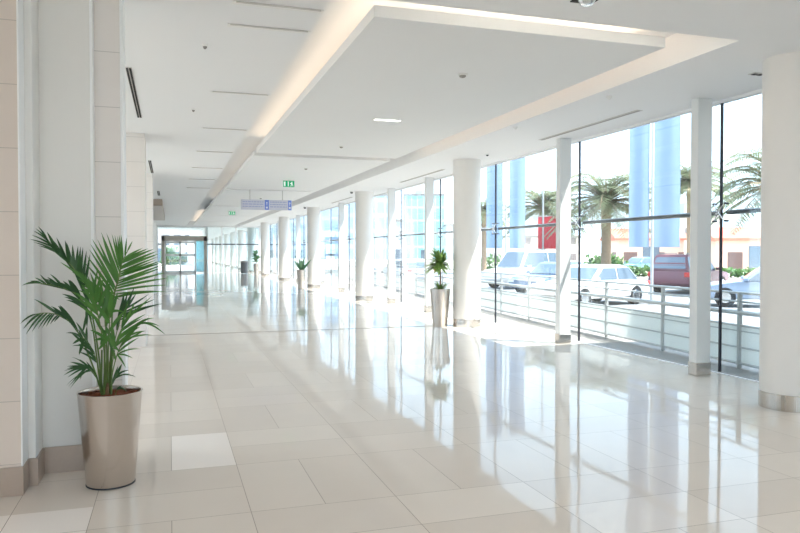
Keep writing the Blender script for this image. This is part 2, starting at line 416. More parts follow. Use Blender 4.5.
# ------------------------------------------------------------------ window wall
BAY = 3.6; J0 = 8.05
joints = [J0+BAY*k for k in range(-5, 32)]
for i, (a, b) in enumerate(zip(joints, joints[1:])):
    e = empty('window_%d' % (i+1), (GX, a, 0), kind='structure')
    o = Vector((GX, a, 0))
    for z0, z1 in ((.03, 2.25), (2.26, HC-.04)):
        p = MB(); p.box(-.006, .006, .012, BAY-.012, z0, z1); p.build('glass_pane', K['glass'], e)
    p = MB(); p.tube([(.06, .1, 2.25), (.06, BAY-.06, 2.25)], .034, 10); p.build('transom', K['transom'], e, smooth=True)
    p = MB(); p.box(-.016, .016, -.014, .014, .03, HC-.04); p.build('joint_seal', K['dark'], e)
    if b > 4 and b < 50:
        p = MB()
        p.tube([(-.40, 0, 2.25), (-.05, 0, 2.25)], .014, 8)
        p.lathe([(.03, -.03), (.035, 0), (.03, .03)], (-.06, 0, 2.25), 10)
        for sy in (-1, 1):
            for sz in (-1, 1):
                p.tube([(-.06, 0, 2.25), (-.045, sy*.07, 2.25+sz*.09), (-.03, sy*.11, 2.25+sz*.12)], .010, 6, .007)
        q = p.build('spider_fitting', K['chrome'], e, smooth=True)
        p = MB()
        for sy in (-1, 1):
            for sz in (-1, 1): p.tube([(-.045, sy*.11, 2.25+sz*.12), (.02, sy*.11, 2.25+sz*.12)], .016, 8)
        p.build('glass_bolt', K['transom'], q)
# square steel columns standing inside each joint
ordn = ['', 'second', 'third', 'fourth', 'fifth', 'sixth', 'seventh', 'eighth', 'ninth', 'tenth', 'eleventh', 'twelfth']
sq_labels = {
    8.05: 'nearest square white column, in shade just left of the nearest round column',
    11.65: 'square white column with sunlit face between the nearest two round columns, farther one',
    18.85: 'square white column just behind the tall steel planter with the bushy dracaena',
    22.45: 'square white column seen left of the bushy dracaena, nearest before the third round column',
    26.05: 'square white column hidden close behind the third round column',
    29.65: 'square white column midway between the third and fourth round columns',
    36.85: 'square white column just beyond the fourth round column and the spiky aloe',
    40.45: 'square white column just in front of the fifth round column far down the corridor'}
sp = None
for y in joints:
    y = round(y, 2)
    if y < 5 or y > 120 or min(abs(y-r) for r in (15.25, 33.25, 51.25, 69.05)) < .3: continue
    if sp is None:
        sp = empty('square_column', (7.0, y, 0))
        m = MB(); m.box(-.15, .085, -.06, .09, .15, HC, .006); m.build('shaft', K['sqcol'], sp)
        m = MB(); m.box(-.156, .091, -.066, .096, 0, .18, .004); m.build('base_plate', K['steel'], sp)
        o = sp
    else:
        o = copy_tree(sp); o.location = (7.0, y, 0)
    lab = sq_labels.get(y, 'slim square white column by the glass, tiny in the far distance')
    tag(o, lab, 'column', 'square columns along the glass')
rc_labels = ['nearest round white column, cut by the right edge of the photo', 'second round white column, standing right of the bushy dracaena planter',
             'third round white column from the camera, between the dracaena and the aloe', 'fourth round white column, just right of the spiky aloe planter',
             'fifth round white column, first one left of the spiky aloe planter', 'sixth round white column, just right of the distant slim potted plant', 'round white column standing at the far glass partition', 'round white column seen through the far glass partition', *['round white column seen through the far glass partition']*5]
sp = None
for (y, lab) in zip([6.08, 15.05, 24.1, 33.3, 42.5, 51.4, 60.6, 69.5, 78.5, 87.5, 96.5, 105.5, 114.5], rc_labels):
    if sp is None:
        sp = empty('round_column', (6.48, y, 0))
        m = MB(); m.lathe([(.315, .15), (.315, HC)], n=48); m.build('shaft', K['column'], sp, smooth=True)
        m = MB(); m.lathe([(.323, 0), (.323, .172), (.315, .175)], n=48); m.build('base_ring', K['steel'], sp, smooth=True)
        o = sp
    else:
        o = copy_tree(sp); o.location = (6.48, y, 0)
    tag(o, lab, 'column', 'round columns by the windows')

# ------------------------------------------------------------------ ceiling fittings
def fit(name, mb, m, label, cat, group=None, **k): return tag(mb.build(name, m, **k), label, cat, group)
def slot(x0, x1, y0, y1, z, label, group, parts=2):
    e = empty('slot_diffuser', ((x0+x1)/2, (y0+y1)/2, z), label, 'air slot', group)
    hx, hy = (x1-x0)/2, (y1-y0)/2
    m = MB(); m.box(-hx, hx, -hy, hy, -.006, 0); m.build('frame', K['trim'], e)
    for k in range(parts):
        if hx < hy:
            w_ = 2*hx/parts; m = MB(); m.box(-hx+k*w_+w_*.18, -hx+(k+1)*w_-w_*.18, -hy+.02, hy-.02, -.012, -.004)
        else:
            w_ = 2*hy/parts; m = MB(); m.box(-hx+.02, hx-.02, -hy+k*w_+w_*.18, -hy+(k+1)*w_-w_*.18, -.012, -.004)
        m.build('slot', K['black'], e)
z = HC+.012
slot(-.475, -.405, 8.72, 11.9, z, 'long double black air slot in the ceiling above the left pier', 'air slots over the left piers')
slot(-.47, -.40, 17.4, 20.1, z, 'short black air slot in the ceiling left, farther than the long one', 'air slots over the left piers')
slot(-.42, -.33, 26.0, 28.0, z, 'small distant black air slot in the ceiling above the left wall', 'air slots over the left piers')
wl = ['grey slot in the ceiling above the bay with the tall blue flags', 'grey slot in the ceiling above the bay behind the dracaena', 'grey slot in the ceiling above the third round column bay']
def wslot(y0, y1, lab):
    e = empty('slot_diffuser', (6.62, (y0+y1)/2, HC), lab, 'air slot', 'air slots along the windows')
    m = MB(); m.box(-.05, .05, -(y1-y0)/2, (y1-y0)/2, -.008, 0); m.build('frame', K['trim'], e)
    m = MB(); m.box(-.022, .022, -(y1-y0)/2+.02, (y1-y0)/2-.02, -.012, -.004); m.build('slot', K['grey'], e)
wslot(8.95, 11.9, wl[0]); wslot(16.9, 20.4, wl[1]); wslot(26.4, 30.0, wl[2])
e = empty('slot_diffuser', (6.60, 6.72, HC), 'tiny black air slot in the ceiling beside the nearest round column top', 'air slot')
m = MB(); m.box(-.09, .09, -.05, .05, -.008, 0); m.build('frame', K['trim'], e)
for xx in (-.045, .035):
    m = MB(); m.box(xx-.025, xx+.03, -.03, .03, -.013, -.004); m.build('slot', K['black'], e)
# shallow cross slots in the tray strip
tl = ['nearest cross slot left of the warm cove, touching the top of the photo', 'second cross slot left of the warm cove, at the top of the photo',
      'third cross slot left of the warm cove', 'fourth cross slot left of the warm cove', 'fifth cross slot left of the warm cove, far along', 'sixth cross slot left of the cove, near the unlit part',
      'seventh cross slot left of the unlit cove, tiny', 'eighth cross slot left of the unlit cove, tiny']
for y, lab in zip((6.15, 6.77, 9.64, 12.5, 15.4, 18.4, 21.3, 24.2), tl):
    e = empty('cross_slot', (.90, y, HC), lab, 'ceiling slot', 'cross slots in the ceiling strip')
    m = MB(); m.box(-.385, .385, -.035, .035, -.012, 0, .004); m.build('frame', K['white'], e)
    m = MB(); m.box(-.36, .36, -.038, -.03, -.016, -.002); m.build('lip', K['trim'], e)
# dome detectors and sensors
def dome(x, y, lab, r=.05, z=HC, dark=True, cat='smoke detector', name='smoke_detector'):
    e = empty(name, (x, y, z), lab, cat)
    m = MB(); m.lathe([(r, 0), (r, -.012), (r*.85, -.02)], n=16); m.build('base', K['white'], e, smooth=True)
    m = MB(); m.lathe([(r*.7, -.015), (r*.6, -.035), (r*.25, -.045)], n=16); m.build('sensor_head', K['grey'] if dark else K['white'], e, smooth=True)
dome(3.30, 7.80, 'round grey detector in the middle of the nearest hung ceiling panel', .06)
dome(3.24, 13.8, 'small round detector at the far end of the nearest hung ceiling panel', .05)
dome(3.25, 17.7, 'small dark detector on the second hung ceiling panel above the exit sign', .055)
dome(3.37, 28.0, 'tiny dark detector on the ceiling between the sign wires', .07)
dome(5.65, 8.3, 'small white detector on the ceiling above the tall blue flags', .04, dark=False)
dome(5.53, 10.8, 'small white detector on the ceiling right of the peach cove', .04, dark=False)
dome(.35, 7.5, 'small grey detector left of the warm cove, nearer of two', .03)
dome(.34, 10.9, 'small grey detector left of the warm cove, farther of two', .03)
def cctv(x, y, lab, s=1):
    e = empty('ceiling_camera', (x, y, HC+.004), lab, 'security camera', 'dome cameras along the windows')
    m = MB(); m.lathe([(.07*s, 0), (.07*s, -.04*s)], n=16); m.build('base', K['white'], e, smooth=True)
    m = MB(); m.lathe([(.058*s, -.04*s), (.05*s, -.07*s), (.025*s, -.09*s)], n=16); m.build('dome', K['dark'], e, smooth=True)
cctv(6.0, 24.0, 'small dark dome camera on the ceiling by the third round column', .9)
cctv(5.95, 32.7, 'tiny dark dome camera on the ceiling by the fourth round column', 1.1)
cctv(6.5, 14.0, 'pale dome camera on the ceiling by the second round column', .5)
# square fill lights added behind the viewpoint to brighten the interior
K['panel'] = emit('lamp_panel', (.97, .98, 1), 9)
pl = ['left', 'middle', 'right']
for i, x in enumerate((-1.6, 1.0, 3.6)):
    for k, y in enumerate((-7.5, -5.0, -2.5, 0.2)):
        e = empty('lamp_panel', (x, y, HC+(.012 if x < .05 else 0)), 'square lamp panel over the entrance end, %s row, number %d from the door' % (pl[i], k+1), 'ceiling light', 'lamp panels over the entrance end')
        m = MB(); m.box(-.34, .34, -.34, .34, -.02, 0); m.build('frame', K['white'], e)
        m = MB(); m.box(-.31, .31, -.31, .31, -.026, -.018); m.build('diffuser', K['panel'], e)
K['wpanel'] = emit('warm_lamp_panel', (1, .84, .66), 3.2)  # warm fill lights added out of view behind the left piers
for k, y in enumerate((7.6, 10.0, 12.4, 15.4, 17.4, 19.4)):
    e = empty('lamp_panel', (-2.2, y, HC+.012), 'warm lamp panel in the side lobby behind the left piers, %s from the entrance' % ('first', 'second', 'third', 'fourth', 'fifth', 'sixth')[k], 'ceiling light', 'lamp panels in the side lobby')
    m = MB(); m.box(-.44, .44, -.44, .44, -.02, 0); m.build('frame', K['white'], e)
    m = MB(); m.box(-.41, .41, -.41, .41, -.026, -.018); m.build('diffuser', K['wpanel'], e)
# recessed lamp in the hung panel, and the square spotlight at the top of the photo
e = empty('downlight', (3.30, 10.86, HC), 'slim white downlight in the middle of the nearest hung ceiling panel', 'ceiling light')
m = MB(); m.box(-.24, .24, -.06, .06, -.006, 0); m.build('frame', K['white'], e)
m = MB(); m.box(-.21, .21, -.04, .04, -.010, -.004); m.build('diffuser', K['lamp'], e)
e = empty('spotlight', (3.30, 5.17, HC), 'black square recessed spotlight at the top edge of the photo', 'ceiling light')
m = MB(); m.box(-.1, .1, -.1, .1, -.008, 0); m.build('frame', K['black'], e)
m = MB(); m.lathe([(.075, -.008), (.07, -.02), (.05, -.05), (.02, -.055)], n=16); m.build('lamp_head', K['chrome'], e, smooth=True)

# ------------------------------------------------------------------ signs
def text_bars(mb, x0, x1, z, h, y):
    x = x0
    while x < x1:
        w_ = random.uniform(.05, .13); mb.box(x, min(x1, x+w_), y-.004, y, z, z+h); x += w_+.018
e = empty('hanging_sign', (3.13, 24.45, HC), 'long lavender blue direction sign hanging from two wires under the ceiling', 'sign')
m = MB(); m.box(-.85, .85, -.04, .04, -.67, -.33, .005); m.build('sign_box', K['signface'], e)
for x in (-.55, .55):
    m = MB(); m.tube([(x, 0, 0), (x, 0, -.33)], .008, 6); m.build('wire', K['grey'], e)
for x0, x1 in ((-.06, .08), (.73, .845)):
    m = MB(); m.box(x0, x1, -.046, -.04, -.665, -.335); bl = m.build('blue_square', K['signblue'], e)
    m = MB(); cx = (x0+x1)/2
    m.prism([(cx-.03, -.44), (cx-.008, -.44), (cx-.008, -.52), (cx+.008, -.52), (cx+.008, -.44), (cx+.03, -.44), (cx, -.39)], -.050, -.046, 1); m.build('arrow', K['signwhite'], bl)
    m = MB(); m.box(cx-.03, cx+.03, -.05, -.046, -.62, -.56); m.build('pictogram', K['signwhite'], bl)
for zz in (-.42, -.50, -.58):
    for x0, x1 in ((-.80, -.10), (.12, .70)):
        m = MB(); text_bars(m, x0, x1, zz, .035, -.040); m.build('lettering', K['signtext'], e)
def exit_sign(x, y, lab):
    e = empty('exit_sign', (x, y, HC), lab, 'exit sign', 'green exit signs')
    m = MB(); m.tube([(0, 0, 0), (0, 0, -.045)], .012, 8); m.build('stem', K['white'], e)
    m = MB(); m.box(-.16, .16, -.02, .02, -.22, -.04, .004); m.build('panel', K['exitgreen'], e)
    m = MB(); yy0, yy1 = -.024, -.02
    m.box(-.14, -.10, yy0, yy1, -.20, -.07); m.build('door_symbol', K['exitwhite'], e)
    m = MB(); m.box(-.03, -.005, yy0, yy1, -.20, -.06); m.build('divider', K['exitwhite'], e); m = MB()
    m.lathe([(.016, -.01), (.016, .01)], (.085, -.02, -.085), 8)
    m.prism([(.06, -.10), (.10, -.10), (.11, -.15), (.07, -.15)], yy0, yy1, 1)
    m.prism([(.07, -.15), (.09, -.15), (.06, -.205), (.04, -.205)], yy0, yy1, 1)
    m.prism([(.09, -.15), (.11, -.15), (.135, -.195), (.115, -.195)], yy0, yy1, 1)
    m.prism([(.04, -.11), (.07, -.11), (.07, -.13), (.03, -.13)], yy0, yy1, 1)
    m.build('running_figure', K['exitwhite'], e)
exit_sign(3.28, 20.6, 'green running man exit sign under the ceiling, the nearer one')
exit_sign(3.0, 37.0, 'tiny green exit sign far down the corridor, left of the hanging sign')

# ------------------------------------------------------------------ end partition and doors
def px_x(px): return at(px, 252, YE).x
xl = -1.0
e = empty('door_1', (0, YE, 0), kind='structure')
m = MB(); fx0, fx1 = px_x(163), px_x(205.5)
m.box(fx0-.12, fx0+.1, -.12, .12, 0, 2.95); m.box(fx1-.12, fx1+.1, -.12, .12, 0, 2.95); m.box(fx0-.12, fx1+.1, -.12, .12, 2.6, 3.0)
m.build('door_frame', K['hdr'], e)
dx0, dx1 = px_x(165), px_x(195.3)
m = MB()
for x in (dx0, (dx0+dx1)/2, dx1): m.box(x-.07, x+.07, -.05, .05, 0, 2.6)
for zz in (.05, 1.42, 2.45): m.box(dx0, dx1, -.05, .05, zz-.05, zz+.12)
m.build('door_leaf', K['white'], e)
m = MB(); m.box(dx0, dx1, -.008, .008, .1, 2.55); m.build('glass_pane', K['farglass'], e)
K['tealglass'] = glass_mat('teal_glass', (.28, .50, .52), .1)
m = MB(); m.box(dx1+.07, fx1-.12, -.01, .01, .1, 2.6); m.build('side_panel', K['tealglass'], e)
e = empty('window_end', (0, YE, 0), kind='structure')
m = MB(); m.box(xl, GX, -.01, .01, 3.0, HC); m.box(fx1+.12, GX, -.01, .01, .05, 3.0); m.box(xl, fx0-.12, -.01, .01, .05, 3.0); m.build('glass_pane', K['farglass'], e)
m = MB(); m.box(fx1+.1, GX, -.05, .05, 2.28, 2.38); m.box(xl, fx0, -.05, .05, 2.28, 2.38); m.build('transom', K['transom'], e)
m = MB()
for x in (xl+.04, px_x(206), px_x(222), px_x(236)): m.box(x-.035, x+.035, -.06, .06, 0, HC)
m.box(xl, GX, -.06, .06, HC-.08, HC)
m.build('mullion', K['alum'], e)
w = MB(); w.box(2.75, 2.95, 60.15, 122, 0, HC); w.box(2.75, GX, 122, 122.2, 0, HC+.3); struct('wall_end', w, K['wall'])
m = MB(); m.box(-1.3, 2.75, 60.2, 70, HC-.1, HC+.1); m.box(-1.3, -1.1, 69.6, 69.9, -.1, HC-.1); struct('ceiling_canopy', m, K['ceil'])
# litter bin near the far end
e = empty('litter_bin', (5.55, 57.0, 0), 'dark grey litter bin by the windows at the far end', 'litter bin')
m = MB(); m.lathe([(.26, .02), (.28, .9)], n=16); m.build('body', K['bin'], e, smooth=True)
m = MB(); m.lathe([(.29, .9), (.29, .96), (.18, 1.02), (.05, 1.04)], n=16); m.build('lid', K['grey'], e, smooth=True)

# ------------------------------------------------------------------ big kentia palm
PX, PY = -.425, 5.60
palm = empty('potted_palm', (PX, PY, 0), 'large kentia palm in a tapered brushed steel planter by the left wall', 'potted plant')
P0 = Vector((PX, PY, 0))
m = MB(); m.lathe([(.160, 0), (.166, .006), (.168, .012), (.222, .67), (.226, .68), (.222, .684), (.214, .68), (.205, .60)], n=64, cap1=False)
m.build('planter', K['potsteel'], palm, smooth=True)
m = MB(); m.lathe([(.16, .002), (.150, -.0)], n=32); m.lathe([(.171, .012), (.171, .004), (.16, .0)], n=48); m.build('foot', K['dark'], palm)
m = MB(); rr = [(.207, .628), (.15, .640), (.08, .648), (.01, .65)]; m.lathe(rr, n=32)
for k in range(160):
    a = random.uniform(0, 6.28); q = .19*math.sqrt(random.random()); x, y = q*math.cos(a), q*math.sin(a)
    d = random.uniform(.008, .016); m.box(x-d, x+d, y-d*.7, y+d*.7, .635, .655+random.uniform(0, .008))
m.build('bark_mulch', K['soil'], palm)
def pw(px, py, Y): return at(px, py, Y)-P0
def poly(pts, n=14):                       # smooth curve through points
    pts = [Vector(p) for p in pts]; out = []
    P = [pts[0]*2-pts[1]]+pts+[pts[-1]*2-pts[-2]]
    for i in range(1, len(P)-2):
        for k in range(n):
            t = k/n; a, b, c_, d = P[i-1], P[i], P[i+1], P[i+2]
            out.append(.5*((2*b)+(c_-a)*t+(2*a-5*b+4*c_-d)*t*t+(3*b-a-3*c_+d)*t**3))
    out.append(pts[-1]); return out
def frond(rach, leaves, lm='palm', r=.007, jit=.05):
    m = MB()
    c_ = poly([pw(*p) for p in rach], 8)
    m.mi = 1; m.tube(c_, r, 6, r*.35); m.mi = 0
    full = []
    for i, q in enumerate(leaves):                       # one more leaflet between neighbours
        full.append(q)
        if i+1 < len(leaves):
            p = leaves[i+1]
            if math.hypot(q[2]-p[2], q[3]-p[3]) < 26 and math.hypot(q[0]-p[0], q[1]-p[1]) < 14:
                full.append(tuple((u+v)/2 for u, v in zip(q[:4], p[:4]))+((q[4]+p[4])/2, (q[5]+p[5])/2))
    for (ax, ay, tx, ty, wpx, bow) in full:
        # the attachment: the nearest rachis point
        Ya = rach[-1][2]
        best = min(c_, key=lambda q: (pw(ax, ay, Ya).xz - q.xz).length)
        A = best if (pw(ax, ay, Ya).xz-best.xz).length < .05 else pw(ax, ay, Ya)
        Yt = A.y+PY+random.uniform(-jit*2.2, jit)
        Yt = min(Yt, 5.9)
        if tx < 45: Yt = min(Yt, 5.58)
        T = pw(tx, ty, Yt)
        nr = Vector((random.uniform(-.35, .35), -1, random.uniform(.1, .7)))
        m.blade(A, T, wpx*.44*5.05/711, bow*5.05/711, nr, 7, .3)
    return m.build('frond', [K[lm], K['stem']], palm, smooth='leaf')
B = 5.63
# right fan, facing the room
frond([(108, 397, B), (111, 350, B-.04), (113, 302, B-.10), (118.5, 279, B-.13), (122, 263, B-.14), (131, 244, B-.15)], [
    (127, 252, 132.5, 241, 4, 0), (123, 262, 121, 234, 5, -1), (121.5, 266, 117.5, 236, 5, -1), (121, 270, 112, 234, 5, 0), (119, 276, 101, 232, 5.5, 1), (118, 281, 103, 240, 6, 0),
    (117, 285, 92, 239, 6.5, 2), (115, 292, 89, 249, 6.5, 2), (114, 298, 84, 262, 6, 2),
    (124, 258, 143, 248, 5, 1), (122, 264, 154, 249, 7, 1), (121, 270, 160, 253.5, 7, 1), (120, 274, 156, 260, 6, 0), (119, 278, 165, 261.5, 6.5, 0), (118, 283, 164, 267, 6.5, 0),
    (116, 289, 169, 278, 6, 2), (115, 296, 168, 292, 4.5, 3), (114, 300, 150, 292, 5, 3)], r=.008)
# upper left
frond([(103, 397, B), (98, 350, B-.02), (90, 306, B-.04), (76, 272, B-.05), (58, 252, B-.07), (46, 238, B-.08)], [
    (48, 240, 38, 226.5, 4, 2), (51, 243, 33, 230.5, 4, 2), (55, 248, 29, 239, 4, 2), (60, 254, 38, 245.5, 4.5, 2), (57, 250, 47, 232, 7, 1), (64, 257, 48, 235, 7, 1),
    (68, 262, 65, 240, 6, -1), (72, 266, 67, 243, 7.5, -1), (77, 272, 78, 246, 7.5, -2), (81, 280, 83, 247, 7, -3), (84, 286, 90, 254, 7, -3), (70, 264, 52, 250, 6, 1),
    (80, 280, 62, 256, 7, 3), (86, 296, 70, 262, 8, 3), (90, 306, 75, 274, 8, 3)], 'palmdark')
# left, level
frond([(102, 397, B), (97, 360, B-.05), (92, 325, B-.10), (82, 300, B-.14), (66, 289, B-.16), (46, 284, B-.17), (30, 283, B-.18)], [
    (36, 283, 22, 285.5, 4.5, 2), (42, 284, 30, 281, 5, 1), (48, 284, 40, 274.5, 4, 1), (55, 286, 44, 280, 5, 1), (62, 288, 50, 274, 5, 2), (66, 289, 40, 284, 6, 2), (72, 292, 58, 282, 7, 2),
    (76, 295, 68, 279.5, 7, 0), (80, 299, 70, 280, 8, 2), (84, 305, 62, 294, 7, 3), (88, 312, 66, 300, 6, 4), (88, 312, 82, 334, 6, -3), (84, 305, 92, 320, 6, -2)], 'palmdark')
# lower left, drooping tip
frond([(103, 398, B), (95, 372, B-.08), (83, 342, B-.15), (72, 324, B-.18), (58, 315, B-.2), (44, 313, B-.21), (32, 315, B-.22)], [
    (36, 314, 20, 324, 5, 3), (44, 313, 26, 334.5, 5.5, 4), (50, 314, 38, 329, 4, 3), (54, 315, 46, 327, 4, 2), (60, 316, 54, 322, 4, 1), (60, 316, 34, 299, 6, 2),
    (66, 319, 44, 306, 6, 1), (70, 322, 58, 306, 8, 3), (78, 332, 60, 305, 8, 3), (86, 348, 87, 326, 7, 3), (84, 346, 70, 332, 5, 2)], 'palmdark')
# small low left
frond([(103, 397, B-.05), (98, 380, B-.12), (90, 369, B-.16), (82, 367, B-.18)], [
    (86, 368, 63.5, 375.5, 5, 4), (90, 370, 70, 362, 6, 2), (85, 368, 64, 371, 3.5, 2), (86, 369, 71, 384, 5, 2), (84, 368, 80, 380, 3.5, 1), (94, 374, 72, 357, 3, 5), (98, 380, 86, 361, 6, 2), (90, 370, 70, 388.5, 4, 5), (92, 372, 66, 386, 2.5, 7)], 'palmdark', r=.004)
# inner upright leaves
frond([(106, 397, B), (107, 360, B-.12), (106, 330, B-.2), (104, 305, B-.25), (100, 286, B-.28)], [
    (101, 290, 72, 272, 8, 2), (102, 296, 82, 285, 9, 2), (104, 304, 78, 290, 8, 3), (105, 312, 90, 272, 9, 0), (106, 320, 108, 272, 8, 0), (106, 326, 112, 288, 10, 0), (106, 330, 100, 345, 8, -3), (107, 340, 94, 318, 8, 2),
    (102, 296, 120, 300, 7, 4), (105, 315, 124, 312, 7, 4), (106, 328, 116, 346, 7, -2)], r=.008)
frond([(108, 397, B), (108, 362, B-.15), (109, 335, B-.28), (110, 312, B-.36)], [
    (110, 313, 106, 283, 11, 0), (110, 318, 118, 292, 9, 0), (109, 325, 92, 300, 9, 2), (109, 332, 126, 310, 8, 3), (109, 338, 98, 350, 8, -2), (109, 344, 90, 330, 7, 3), (109, 340, 120, 352, 7, -2)], r=.007)
# right, mid
frond([(109, 397, B), (113, 352, B-.06), (120, 320, B-.12), (128, 304, B-.15)], [
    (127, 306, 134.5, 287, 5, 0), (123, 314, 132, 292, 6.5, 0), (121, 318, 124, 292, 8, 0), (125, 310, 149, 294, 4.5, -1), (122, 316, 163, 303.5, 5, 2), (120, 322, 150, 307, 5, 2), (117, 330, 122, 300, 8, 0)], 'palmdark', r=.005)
# right, drooping
frond([(109, 397, B), (114, 366, B-.08), (121, 345, B-.15), (131, 329, B-.2), (142, 322, B-.22)], [
    (140, 323, 165, 334.5, 4.5, 6), (136, 325, 154, 318, 5, 3), (130, 330, 148, 318, 6, 2), (126, 336, 140, 327, 6, 2), (123, 342, 152, 335, 4.5, 4), (120, 350, 138, 326, 6, 0), (118, 356, 140, 349, 4, 4), (117, 358, 126, 368, 4, 2), (116, 362, 108, 338, 7, 1)], r=.005)
# inner and lower fronds
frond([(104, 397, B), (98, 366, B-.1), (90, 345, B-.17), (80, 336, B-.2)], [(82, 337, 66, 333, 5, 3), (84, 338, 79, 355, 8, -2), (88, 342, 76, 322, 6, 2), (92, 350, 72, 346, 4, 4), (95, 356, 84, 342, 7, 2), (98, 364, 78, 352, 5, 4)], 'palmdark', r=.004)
frond([(109, 397, B), (113, 360, B-.15), (119, 335, B-.22), (127, 318, B-.25)], [(126, 319, 152, 296, 4.5, 0), (124, 322, 143, 303, 5, 0), (121, 328, 128, 300, 6, 0), (121, 330, 146, 314, 5, 2), (118, 338, 140, 322, 5, 2), (116, 346, 134, 330, 6, 1), (115, 350, 112, 322, 7, 0)], r=.004)
frond([(107, 397, B), (104, 350, B-.2), (98, 315, B-.3), (90, 290, B-.34), (80, 274, B-.36)], [(82, 277, 60, 262, 4.5, 1), (84, 281, 70, 268, 5, 1), (88, 287, 76, 270, 6, 1), (92, 295, 82, 272, 7, 1), (95, 303, 88, 276, 8, 0), (98, 312, 74, 292, 7, 3), (100, 322, 78, 304, 7, 3), (92, 295, 98, 268, 6, -1), (96, 305, 104, 276, 7, -1), (99, 318, 112, 290, 8, -1)], r=.006)
# low right sprigs
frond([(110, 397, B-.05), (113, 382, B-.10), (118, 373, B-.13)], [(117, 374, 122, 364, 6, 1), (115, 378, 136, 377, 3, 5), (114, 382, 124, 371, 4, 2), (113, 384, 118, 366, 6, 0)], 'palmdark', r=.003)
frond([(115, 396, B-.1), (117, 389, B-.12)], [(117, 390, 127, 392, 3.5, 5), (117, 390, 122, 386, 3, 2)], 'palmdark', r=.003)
for px, y, h, mm in ((104, B-.02, 330, 'stem'), (108, B+.02, 345, 'trunk'), (111, B-.03, 335, 'stem'), (107, B-.06, 365, 'trunk'), (101, B+.03, 350, 'stem')):
    m = MB(); m.tube(poly([pw(px, 396, y), pw(px+.6, (396+h)/2, y), pw(px+random.uniform(-2, 2), h, y-.05)], 5), .013 if mm == 'trunk' else .009, 8, .006)
    m.build('stem', K[mm], palm, smooth=True)

# ------------------------------------------------------------------ the far planters
def planter(name, x, y, lab, h, r0, r1):
    e = empty(name, (x, y, 0), lab, 'potted plant', 'planters along the windows')
    m = MB(); m.lathe([(r0, 0), (r1, h), (r1-.015, h), (r1-.02, h-.05)], n=32, cap1=False); m.build('planter', K['potsteel'], e, smooth=True)
    m = MB(); m.lathe([(r1-.018, h-.05), (.02, h-.03)], n=24); m.build('soil', K['soil'], e)
    return e
d = planter('potted_dracaena', 5.88, 15.20, 'bushy dracaena in a tall steel planter beside the second round column', .86, .165, .232)
m = MB(); m.tube([(0, 0, .80), (.01, 0, 1.1), (0, .01, 1.45)], .022, 8, .016); m.build('stem', K['trunk'], d, smooth=True)
m = MB()
for k in range(170):
    a = random.uniform(0, 6.28); el = math.asin(random.uniform(-.40, .90))
    L = random.uniform(.38, .47)
    dv = Vector((math.cos(a)*math.cos(el), math.sin(a)*math.cos(el), math.sin(el)))
    if dv.x*.97-dv.y*.25 > .35: L *= .68        # the side that grows against the column
    A = Vector((0, 0, 1.42+random.uniform(-.08, .08)))
    T = A+dv*L; T.z -= .10*(1-abs(math.sin(el)))
    m.blade(A, T, .06, .06, Vector((dv.x*.3, dv.y*.3, 1)), 5, .25)
m.build('leaf_crown', K['drac'], d, smooth='leaf')
m = MB()
for k in range(34):
    a = random.uniform(0, 6.28); L = random.uniform(.18, .32); el = random.uniform(.15, 1.0)
    dv = Vector((math.cos(a)*math.cos(el), math.sin(a)*math.cos(el), math.sin(el)))
    A = Vector((0, 0, .82)); m.blade(A, A+dv*L, .045, .05, Vector((dv.x*.3, dv.y*.3, 1)), 5, .25)
m.build('low_leaves', K['drac'], d, smooth='leaf')
d = planter('potted_aloe', 5.75, 32.6, 'spiky green aloe in a steel planter beside the fourth round column', .88, .15, .21)
for k in range(9):
    a = k*2.4+.3; el = .85+.13*(k % 5)
    dv = Vector((math.cos(a)*math.cos(el), math.sin(a)*math.cos(el)*.8, math.sin(el)))
    m = MB(); A = Vector((0, 0, .83)); L = .52+.09*(k % 3)
    m.blade(A, A+dv*L, .12, -.05, Vector((-dv.x*.5, -1, .6)), 6, .4); m.build('leaf', K['aloe'], d, smooth='leaf')
d = planter('potted_plant', 5.80, 51.0, 'slim leafy plant in a tall planter, farthest of the planters by the windows', .9, .16, .21)
m = MB(); m.tube([(0, 0, .86), (.02, 0, 1.7)], .02, 6, .012); m.build('stem', K['trunk'], d)
m = MB()
for k in range(46):
    a = random.uniform(0, 6.28); A = Vector((0, 0, random.uniform(.95, 1.7))); el = random.uniform(-.2, .9); L = random.uniform(.2, .38)
    dv = Vector((math.cos(a)*math.cos(el), math.sin(a)*math.cos(el), math.sin(el)))
    m.blade(A, A+dv*L, .09, .04, Vector((dv.x*.3, -1, .5)), 4, .2)
m.build('foliage', K['aloe'], d, smooth='leaf')

# ------------------------------------------------------------------ outside
GZ = -.15
m = MB(); m.box(GX+.02, 13.4, YB, 122.3, -.35, -.012); struct('terrace', m, K['terrace'])
m = MB(); m.box(GX+.04, GX+.60, YB, 60, -.2, .0); struct('kerb_strip', m, K['kerb'])
m = MB(); m.box(13.4, 24.0, YB-.1, 260, -.5, GZ); struct('road', m, K['road'])
m = MB(); m.box(24.0, 40.0, YB-.1, 260, -.5, GZ+.05); struct('pavement', m, K['pave'])
m = MB(); m.box(-60, 13.4, 122.3, 300, -.6, -.25); m.box(40.0, 260, -60, 400, -.5, GZ+.03); m.box(-60, -4.2, 60, 122.3, -.6, -.25); m.box(-4.2, 2.75, 62, 122.3, -.6, -.05); m.box(-60, -4.2, -60, 60, -.6, -.1); m.box(-4.2, 40, -60, YB-.2, -.6, -.1); struct('ground', m, K['sand'])
# neighbouring wing of the building, to the right behind the frame
m = MB(); m.box(10.45, 26, -22, 7.5, -.2, 12.5); struct('wall_wing', m, K['cream'])
